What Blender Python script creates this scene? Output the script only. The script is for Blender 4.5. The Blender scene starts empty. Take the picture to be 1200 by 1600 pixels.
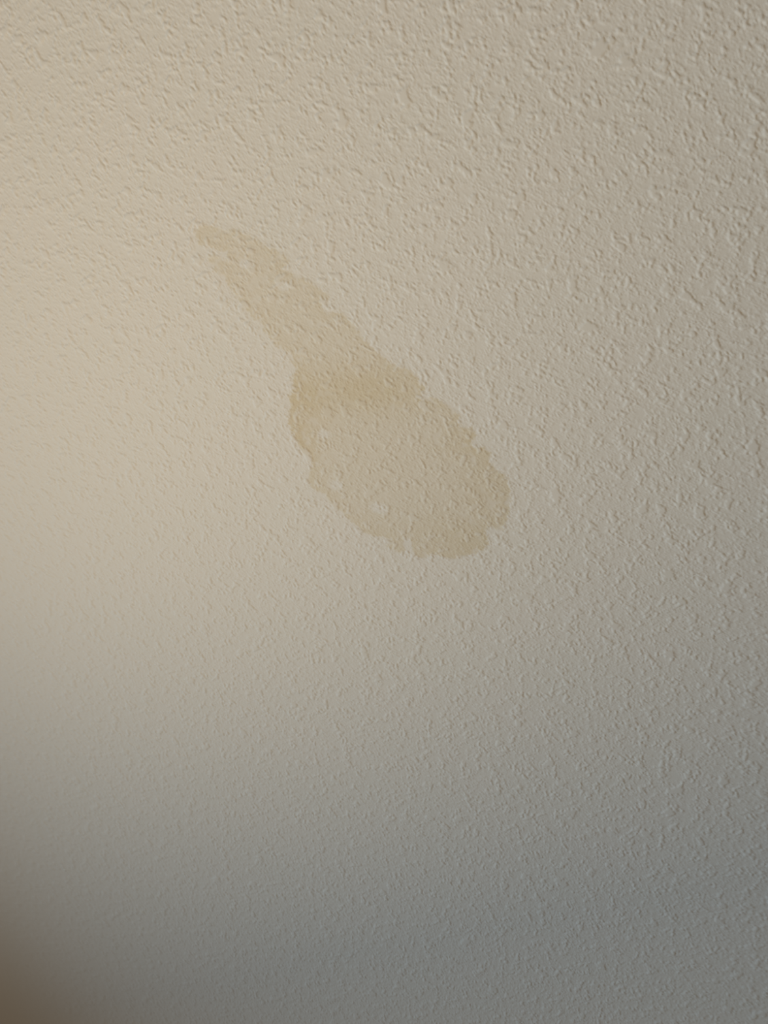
import bpy, math
import numpy as np
from mathutils import Matrix, Vector

scene = bpy.context.scene
col = scene.collection
CEIL_Z = 2.45          # ceiling height above the floor, metres
CAM_Z = 1.45           # phone held at chest height

# ------------------------------------------------------------------ camera
cam_data = bpy.data.cameras.new('camera')
cam = bpy.data.objects.new('camera', cam_data)
col.objects.link(cam)
cam_data.sensor_fit = 'VERTICAL'
cam_data.sensor_height = 36.0
cam_data.lens = 26.0
cam_data.clip_start = 0.02
th, ps = math.radians(28), math.radians(32)          # tilt off the vertical and its direction
n = Vector((math.sin(th) * math.sin(ps), math.sin(th) * math.cos(ps), -math.cos(th)))
ex = (Vector((1, 0, 0)) - n.x * n).normalized()
ey = n.cross(ex)
cam.matrix_world = Matrix.Translation((0, 0, CAM_Z)) @ Matrix((ex, ey, n)).to_4x4()
cam_data.dof.use_dof = True
cam_data.dof.focus_distance = 0.92
cam_data.dof.aperture_fstop = 8.0
scene.camera = cam

# ------------------------------------------------------------------ world and lights
world = bpy.data.worlds.new('room_dim')
scene.world = world
world.use_nodes = True
world.node_tree.nodes['Background'].inputs['Color'].default_value = (1.0, 0.78, 0.54, 1)
world.node_tree.nodes['Background'].inputs['Strength'].default_value = 0.141


def area(name, loc, az, el, size, power, color, spread=180):
    d = bpy.data.lights.new(name, 'AREA')
    d.shape = 'RECTANGLE'
    d.size, d.size_y = size
    d.energy = power
    d.color = color
    d.spread = math.radians(spread)
    o = bpy.data.objects.new(name, d)
    col.objects.link(o)
    v = Vector((math.cos(el) * math.cos(az), math.cos(el) * math.sin(az), math.sin(el)))
    o.rotation_mode = 'QUATERNION'
    o.rotation_quaternion = v.to_track_quat('-Z', 'Y')
    o.location = loc
    return o


area('window_light', (-3.42, 1.30, CEIL_Z - 2.30), -0.22, 0.02, (0.6, 0.6), 41.5, (0.600, 0.840, 1.0), 104.3)
area('warm_lamp_light', (-0.47, 0.55, CEIL_Z - 1.45), -2.13, 0.55, (0.2, 0.2), 13.1, (1.0, 0.773, 0.478), 180)

scene.view_settings.view_transform = 'Standard'
scene.view_settings.look = 'None'
scene.view_settings.gamma = 1.0
scene.view_settings.use_curve_mapping = False
scene.view_settings.exposure = 0.0

# ------------------------------------------------------------------ relief of the knock-down plaster
# outline of the water stain on the ceiling, metres
POLY = [(-0.5264, 0.076), (-0.5272, 0.066), (-0.5146, 0.0575), (-0.4975, 0.0606), (-0.4828, 0.067), (-0.469, 0.0626), (-0.4562, 0.0682), (-0.4424, 0.0737), (-0.4288, 0.0809), (-0.4152, 0.0873), (-0.4015, 0.0936), (-0.3909, 0.1025), (-0.396, 0.1102), (-0.4065, 0.1138), (-0.3917, 0.1177), (-0.3751, 0.1231), (-0.3605, 0.1303), (-0.3479, 0.1392), (-0.3379, 0.1449), (-0.3353, 0.1508), (-0.3486, 0.1599), (-0.3396, 0.1699), (-0.3265, 0.1694), (-0.3154, 0.1707), (-0.3045, 0.1816), (-0.2936, 0.1933), (-0.2845, 0.2061), (-0.2716, 0.2171), (-0.2606, 0.2263), (-0.2458, 0.2363), (-0.2255, 0.2414), (-0.2126, 0.2488), (-0.2032, 0.26), (-0.1975, 0.2678), (-0.2056, 0.2794), (-0.2008, 0.2865), (-0.1844, 0.2807), (-0.1696, 0.288), (-0.1584, 0.2937), (-0.1471, 0.305), (-0.1502, 0.3165), (-0.1409, 0.3214), (-0.1282, 0.3204), (-0.1222, 0.3312), (-0.1307, 0.3434), (-0.1231, 0.3504), (-0.1105, 0.3474), (-0.1009, 0.3562), (-0.1028, 0.3699), (-0.0902, 0.3815), (-0.077, 0.388), (-0.0695, 0.4041), (-0.0683, 0.422), (-0.0676, 0.4443), (-0.0721, 0.4603), (-0.075, 0.4742), (-0.0864, 0.4735), (-0.0951, 0.4703), (-0.1011, 0.4816), (-0.0945, 0.4957), (-0.0997, 0.5071), (-0.1117, 0.5163), (-0.128, 0.5227), (-0.1434, 0.5314), (-0.1573, 0.5321), (-0.1714, 0.5273), (-0.1834, 0.5288), (-0.1953, 0.5371), (-0.2076, 0.5342), (-0.2119, 0.5203), (-0.2141, 0.5073), (-0.2221, 0.5116), (-0.2199, 0.5246), (-0.2301, 0.5326), (-0.2424, 0.5275), (-0.2527, 0.5243), (-0.2445, 0.5121), (-0.2569, 0.507), (-0.2734, 0.509), (-0.2899, 0.5044), (-0.3001, 0.4923), (-0.3104, 0.4869), (-0.3186, 0.479), (-0.3267, 0.4701), (-0.3391, 0.466), (-0.3472, 0.4561), (-0.3489, 0.4455), (-0.3593, 0.4444), (-0.3716, 0.4371), (-0.3784, 0.4249), (-0.3735, 0.4096), (-0.3688, 0.3946), (-0.3735, 0.3846), (-0.3857, 0.3806), (-0.3902, 0.3676), (-0.3968, 0.3549), (-0.4033, 0.3423), (-0.4053, 0.3245), (-0.4004, 0.3083), (-0.4015, 0.2928), (-0.3928, 0.2806), (-0.3961, 0.2675), (-0.3874, 0.2537), (-0.3948, 0.2429), (-0.3932, 0.2317), (-0.4056, 0.225), (-0.4172, 0.221), (-0.4244, 0.2103), (-0.4346, 0.2008), (-0.4397, 0.1901), (-0.4342, 0.1818), (-0.4482, 0.1851), (-0.4591, 0.1729), (-0.4681, 0.1626), (-0.4769, 0.1505), (-0.4847, 0.1385), (-0.4904, 0.1264), (-0.5017, 0.1207), (-0.5085, 0.1096), (-0.5111, 0.0977), (-0.4976, 0.0991), (-0.4884, 0.1057), (-0.4802, 0.1004), (-0.4852, 0.0921), (-0.5024, 0.089), (-0.5138, 0.0859), (-0.5234, 0.0844)]

SPOTS = [(-0.4013, 0.1367, 0.0104, 0.006), (-0.4557, 0.1083, 0.0106, 0.006), (-0.3366, 0.1629, 0.0084, 0.0061), (-0.3497, 0.348, 0.0091, 0.0071), (-0.3318, 0.4287, 0.0103, 0.0086), (-0.2649, 0.46, 0.0141, 0.0086), (-0.085, 0.4797, 0.0084, 0.0063), (-0.22, 0.5157, 0.005, 0.0123)]

BANDS = [(-0.3735, 0.2928, 0.0475, 0.0373, 0.9), (-0.2853, 0.2755, 0.0841, 0.0322, 0.85), (-0.3864, 0.353, 0.0266, 0.0465, 0.8), (-0.2103, 0.2724, 0.0365, 0.0279, 0.6), (-0.1299, 0.3414, 0.045, 0.0387, 0.65), (-0.1028, 0.4176, 0.0413, 0.0722, 0.64), (-0.1371, 0.4945, 0.0667, 0.038, 0.68), (-0.2569, 0.4872, 0.0504, 0.0276, 0.47), (-0.3515, 0.2349, 0.0479, 0.0469, 0.35), (-0.3585, 0.423, 0.0228, 0.0236, 0.45), (-0.447, 0.1321, 0.0668, 0.0622, 0.12)]


STEP = 0.001
X0, X1, Y0, Y1 = -1.60, 1.20, -0.75, 2.60
NX, NY = int((X1 - X0) / STEP), int((Y1 - Y0) / STEP)
rng = np.random.default_rng(11)


def band(lo, hi, seed):
    """Gaussian noise whose wavelengths lie softly between lo and hi metres, unit variance."""
    r = np.random.default_rng(seed)
    f = np.fft.rfft2(r.standard_normal((NY, NX)).astype(np.float32))
    fy = np.fft.fftfreq(NY, STEP)[:, None]
    fx = np.fft.rfftfreq(NX, STEP)[None, :]
    k = np.sqrt(fx * fx + fy * fy) + 1e-6
    f *= np.exp(-(k * lo * 0.5) ** 2) * (1 - np.exp(-(k * hi * 0.5) ** 2))
    h = np.fft.irfft2(f, s=(NY, NX)).astype(np.float32)
    return (h - h.mean()) / h.std()


def blur(h, s):
    f = np.fft.rfft2(h)
    fy = np.fft.fftfreq(NY, STEP)[:, None]
    fx = np.fft.rfftfreq(NX, STEP)[None, :]
    f *= np.exp(-2 * (math.pi * s) ** 2 * (fx * fx + fy * fy))
    return np.fft.irfft2(f, s=(NY, NX)).astype(np.float32)


def sig(x):
    return 1 / (1 + np.exp(-np.clip(x, -30, 30)))


big = band(0.042, 0.13, 1)            # where the trowel left smooth patches
mid = band(0.013, 0.038, 2)          # broken islands of mud
small = band(0.0058, 0.014, 5)
fine = band(0.0036, 0.008, 3)        # spatter grains
fine2 = band(0.0030, 0.006, 4)

u = big * 0.80 + mid * 0.62 + small * 0.16
flat = sig((u - 0.98) * 14)                           # knocked-down plateaus, smooth on top
pit = sig((-u * 0.8 + small * 0.15 - 1.05) * 14)      # smooth bare patches between
isl = sig((mid * 0.6 + small * 0.85 + fine * 0.30 - 0.2) * 9)   # islands with torn edges
grain = sig((fine + fine2 * 0.45 - 0.35) * 4.0)
sharp = np.clip(0.55 + 0.45 * band(0.03, 0.09, 6), 0.15, 1.2)
rough = 0.40 * isl * sharp + 0.40 * grain
trench = sig((u - 0.78) * 14) - flat                  # torn rim around each plateau
relief = rough * (1 - flat) * (1 - 0.75 * np.clip(trench * 1.6, 0, 1)) * (1 - pit) + 0.80 * flat + 0.10 * pit
relief = blur(relief, 0.00035)
DEPTH = 0.0019
smooth_patch = blur(np.maximum(flat, pit), 0.001)


def sample(a, x, y):
    u = np.clip((x - X0) / STEP, 0, NX - 1.001)
    v = np.clip((y - Y0) / STEP, 0, NY - 1.001)
    i, j = u.astype(int), v.astype(int)
    fu, fv = (u - i)[None, :], (v - j)[:, None]
    a0 = a[np.ix_(j, i)] * (1 - fu) + a[np.ix_(j, i + 1)] * fu
    a1 = a[np.ix_(j + 1, i)] * (1 - fu) + a[np.ix_(j + 1, i + 1)] * fu
    return a0 * (1 - fv) + a1 * fv


def lines(knots):
    """Grid lines whose spacing follows (position, spacing) knots."""
    p = [k[0] for k in knots]
    s = [k[1] for k in knots]
    out = [p[0]]
    while out[-1] < p[-1]:
        out.append(out[-1] + float(np.interp(out[-1], p, s)))
    return np.array(out)


gx = lines([(-3.2, .5), (-1.9, .15), (-1.45, .006), (-1.1, .0034), (-0.85, .0021), (-0.6, .00136), (0.17, .00134), (0.5, .0023), (0.9, .007), (1.3, .15), (3.2, .5)])
gy = lines([(-2.6, .5), (-0.9, .15), (-0.45, .006), (-0.2, .0014), (0.5, .00136), (0.8, .0018), (1.3, .0031), (1.9, .0047), (2.4, .012), (2.8, .15), (4.4, .5)])
edge = np.clip(np.minimum.reduce([np.add.outer(np.zeros(len(gy)), np.minimum(gx - X0, X1 - gx)) / .2,
                                  np.add.outer(np.minimum(gy - Y0, Y1 - gy), np.zeros(len(gx))) / .2]), 0, 1)
H = sample(relief, gx, gy) * edge
XX, YY = np.meshgrid(gx, gy)

# ------------------------------------------------------------------ the water stain: how strong at each point
poly = np.array(POLY)
sx = np.where((gx > -0.62) & (gx < 0.20))[0]
sy = np.where((gy > -0.12) & (gy < 0.70))[0]
i0, i1, j0, j1 = sx[0], sx[-1] + 1, sy[0], sy[-1] + 1
PX, PY = XX[j0:j1, i0:i1], YY[j0:j1, i0:i1]
wob_x = sample(mid, gx, gy)[j0:j1, i0:i1] * 0.0014 + sample(small, gx, gy)[j0:j1, i0:i1] * 0.0013
wob_y = sample(np.roll(small, 60, 0), gx, gy)[j0:j1, i0:i1] * 0.0015
qx, qy = PX + wob_x, PY + wob_y
inside = np.zeros(PX.shape, bool)
dist = np.full(PX.shape, 1e9)
for a, b in zip(poly, np.roll(poly, -1, 0)):
    c = (a[1] > qy) != (b[1] > qy)
    with np.errstate(divide='ignore', invalid='ignore'):
        xc = (b[0] - a[0]) * (qy - a[1]) / (b[1] - a[1]) + a[0]
    inside ^= c & (qx < xc)
    e = b - a
    t = np.clip(((qx - a[0]) * e[0] + (qy - a[1]) * e[1]) / (e @ e + 1e-12), 0, 1)
    dist = np.minimum(dist, np.hypot(qx - a[0] - t * e[0], qy - a[1] - t * e[1]))
sd = np.where(inside, dist, -dist)
amount = np.full(PX.shape, 0.40)
for cx, cy, rx, ry, k in BANDS:
    g = np.exp(-(((PX - cx) / rx) ** 2 + ((PY - cy) / ry) ** 2) * 0.9)
    amount = np.maximum(amount, 0.40 + (k - 0.40) * g * 1.15)
amount = amount + 0.30 * np.exp(-np.clip(sd, 0, 1) / 0.008)          # drying rim
stain = sig(sd / 0.0006) * np.clip(amount, 0, 1.15)
sp = sample(smooth_patch, gx, gy)[j0:j1, i0:i1]
stain *= 1 - 0.7 * sp * np.exp(-np.clip(sd, 0, 1) / 0.05)
for cx, cy, rx, ry in SPOTS:                                          # smooth patches the water did not soak into
    g = np.hypot((PX - cx) / rx + wob_x * 60, (PY - cy) / ry + wob_y * 60)
    stain *= 1 - 0.95 * sig((1 - g) * 10)
S = np.zeros(XX.shape)
S[j0:j1, i0:i1] = stain

# ------------------------------------------------------------------ materials


def plaster():
    m = bpy.data.materials.new('painted_plaster')
    m.use_nodes = True
    nt = m.node_tree
    N, L = nt.nodes, nt.links
    b = N['Principled BSDF']
    tc = N.new('ShaderNodeTexCoord')
    at = N.new('ShaderNodeAttribute')
    at.attribute_name = 'stain'
    tone = N.new('ShaderNodeTexNoise')                  # slightly uneven coat of paint
    tone.inputs['Scale'].default_value = 9.0
    tone.inputs['Detail'].default_value = 3.0
    paint = N.new('ShaderNodeMix')
    paint.data_type = 'RGBA'
    paint.inputs[6].default_value = (0.790, 0.785, 0.765, 1)
    paint.inputs[7].default_value = (0.810, 0.790, 0.775, 1)
    blot = N.new('ShaderNodeTexNoise')                  # blotches inside the stain
    blot.inputs['Scale'].default_value = 60.0
    blot.inputs['Detail'].default_value = 2.0
    mr = N.new('ShaderNodeMapRange')
    mr.inputs['To Min'].default_value = 0.88
    mr.inputs['To Max'].default_value = 1.12
    mul = N.new('ShaderNodeMath')
    mul.operation = 'MULTIPLY'
    tint = N.new('ShaderNodeMix')
    tint.data_type = 'RGBA'
    tint.blend_type = 'MULTIPLY'
    tint.inputs[7].default_value = (0.885, 0.805, 0.640, 1)
    for t in (tone, blot):
        L.new(tc.outputs['Object'], t.inputs['Vector'])
    L.new(tone.outputs['Fac'], paint.inputs[0])
    L.new(blot.outputs['Fac'], mr.inputs['Value'])
    L.new(at.outputs['Fac'], mul.inputs[0])
    L.new(mr.outputs['Result'], mul.inputs[1])
    L.new(mul.outputs[0], tint.inputs[0])
    L.new(paint.outputs[2], tint.inputs[6])
    L.new(tint.outputs[2], b.inputs['Base Color'])
    b.inputs['Roughness'].default_value = 0.75
    b.inputs['Specular IOR Level'].default_value = 0.25
    grit = N.new('ShaderNodeTexNoise')                  # roller stipple on the paint
    grit.inputs['Scale'].default_value = 420.0
    grit.inputs['Detail'].default_value = 1.5
    bump = N.new('ShaderNodeBump')
    bump.inputs['Strength'].default_value = 0.18
    bump.inputs['Distance'].default_value = 0.0006
    L.new(tc.outputs['Object'], grit.inputs['Vector'])
    L.new(grit.outputs['Fac'], bump.inputs['Height'])
    L.new(bump.outputs['Normal'], b.inputs['Normal'])
    return m


mat = plaster()

# ------------------------------------------------------------------ ceiling sheet, relief hanging down from it
ny, nx = XX.shape
Z = CEIL_Z - H * DEPTH
gzx = np.gradient(Z, gx, axis=1)
gzy = np.gradient(Z, gy, axis=0)
nrm = np.stack([gzx, gzy, -np.ones_like(Z)], -1)
nrm /= np.linalg.norm(nrm, axis=-1, keepdims=True)
co = np.stack([XX, YY, Z], -1).reshape(-1, 3)
nrm = nrm.reshape(-1, 3)
stv = S.reshape(-1)
idx = np.arange(ny * nx).reshape(ny, nx)
quads = np.stack([idx[:-1, :-1], idx[1:, :-1], idx[1:, 1:], idx[:-1, 1:]], -1).reshape(-1, 4)   # faces look down
wet = (stv[quads] > 0.03).any(1)


def build(name, faces, extra=None):
    used = np.zeros(len(co), bool)
    used[faces.ravel()] = True
    remap = np.cumsum(used) - 1
    v = co[used].astype(np.float32)
    f = remap[faces].astype(np.int32)
    s = stv[used].astype(np.float32)
    nv = nrm[used].astype(np.float32)
    me = bpy.data.meshes.new(name)
    loops = f.ravel()
    starts = np.arange(len(f), dtype=np.int32) * 4
    smooth = np.ones(len(f), bool)
    if extra:                                        # upper side and edges of the ceiling board
        k = len(v)
        v = np.concatenate([v, np.array([(x, y, CEIL_Z + 0.12) for x in (gx[0], gx[-1]) for y in (gy[0], gy[-1])], np.float32)])
        s = np.concatenate([s, np.zeros(4, np.float32)])
        nv = np.concatenate([nv, np.array([[0, 0, 1]] * 4, np.float32)])
        c = [k, k + 1, k + 3, k + 2]                 # (x0,y0) (x0,y1) (x1,y1) (x1,y0)
        c = [c[0], c[3], c[2], c[1]]
        loops = np.concatenate([loops, np.array(c, np.int32)])
        starts = np.concatenate([starts, np.array([starts[-1] + 4], np.int32)])
        smooth = np.append(smooth, False)
        sides = [(remap[idx[0, :]], k, k + 2), (remap[idx[:, -1]], k + 2, k + 3), (remap[idx[-1, ::-1]], k + 3, k + 1), (remap[idx[::-1, 0]], k + 1, k)]
        for row, a, b in sides:
            ng = np.concatenate([[a], row, [b]])[::-1].astype(np.int32)
            starts = np.append(starts, len(loops)).astype(np.int32)
            loops = np.concatenate([loops, ng])
            smooth = np.append(smooth, False)
    me.vertices.add(len(v))
    me.vertices.foreach_set('co', v.ravel())
    me.loops.add(len(loops))
    me.loops.foreach_set('vertex_index', loops.astype(np.int32))
    me.polygons.add(len(starts))
    me.polygons.foreach_set('loop_start', starts)
    me.polygons.foreach_set('use_smooth', smooth)
    a = me.attributes.new('stain', 'FLOAT', 'POINT')
    a.data.foreach_set('value', s)
    me.update(calc_edges=True)
    cn = me.attributes.new('custom_normal', 'FLOAT_VECTOR', 'POINT')
    cn.data.foreach_set('vector', nv.ravel())
    me.materials.append(mat)
    o = bpy.data.objects.new(name, me)
    col.objects.link(o)
    return o


ceiling = build('ceiling', quads[~wet], extra=True)
ceiling['kind'] = 'structure'
ceiling['label'] = 'off-white painted ceiling with rough knock-down plaster texture around a tan stain'
ceiling['category'] = 'ceiling'

water_stain = build('water_stain', quads[wet])
water_stain.parent = ceiling
water_stain['label'] = 'tan, tadpole-shaped dried water stain with darker ragged rim'
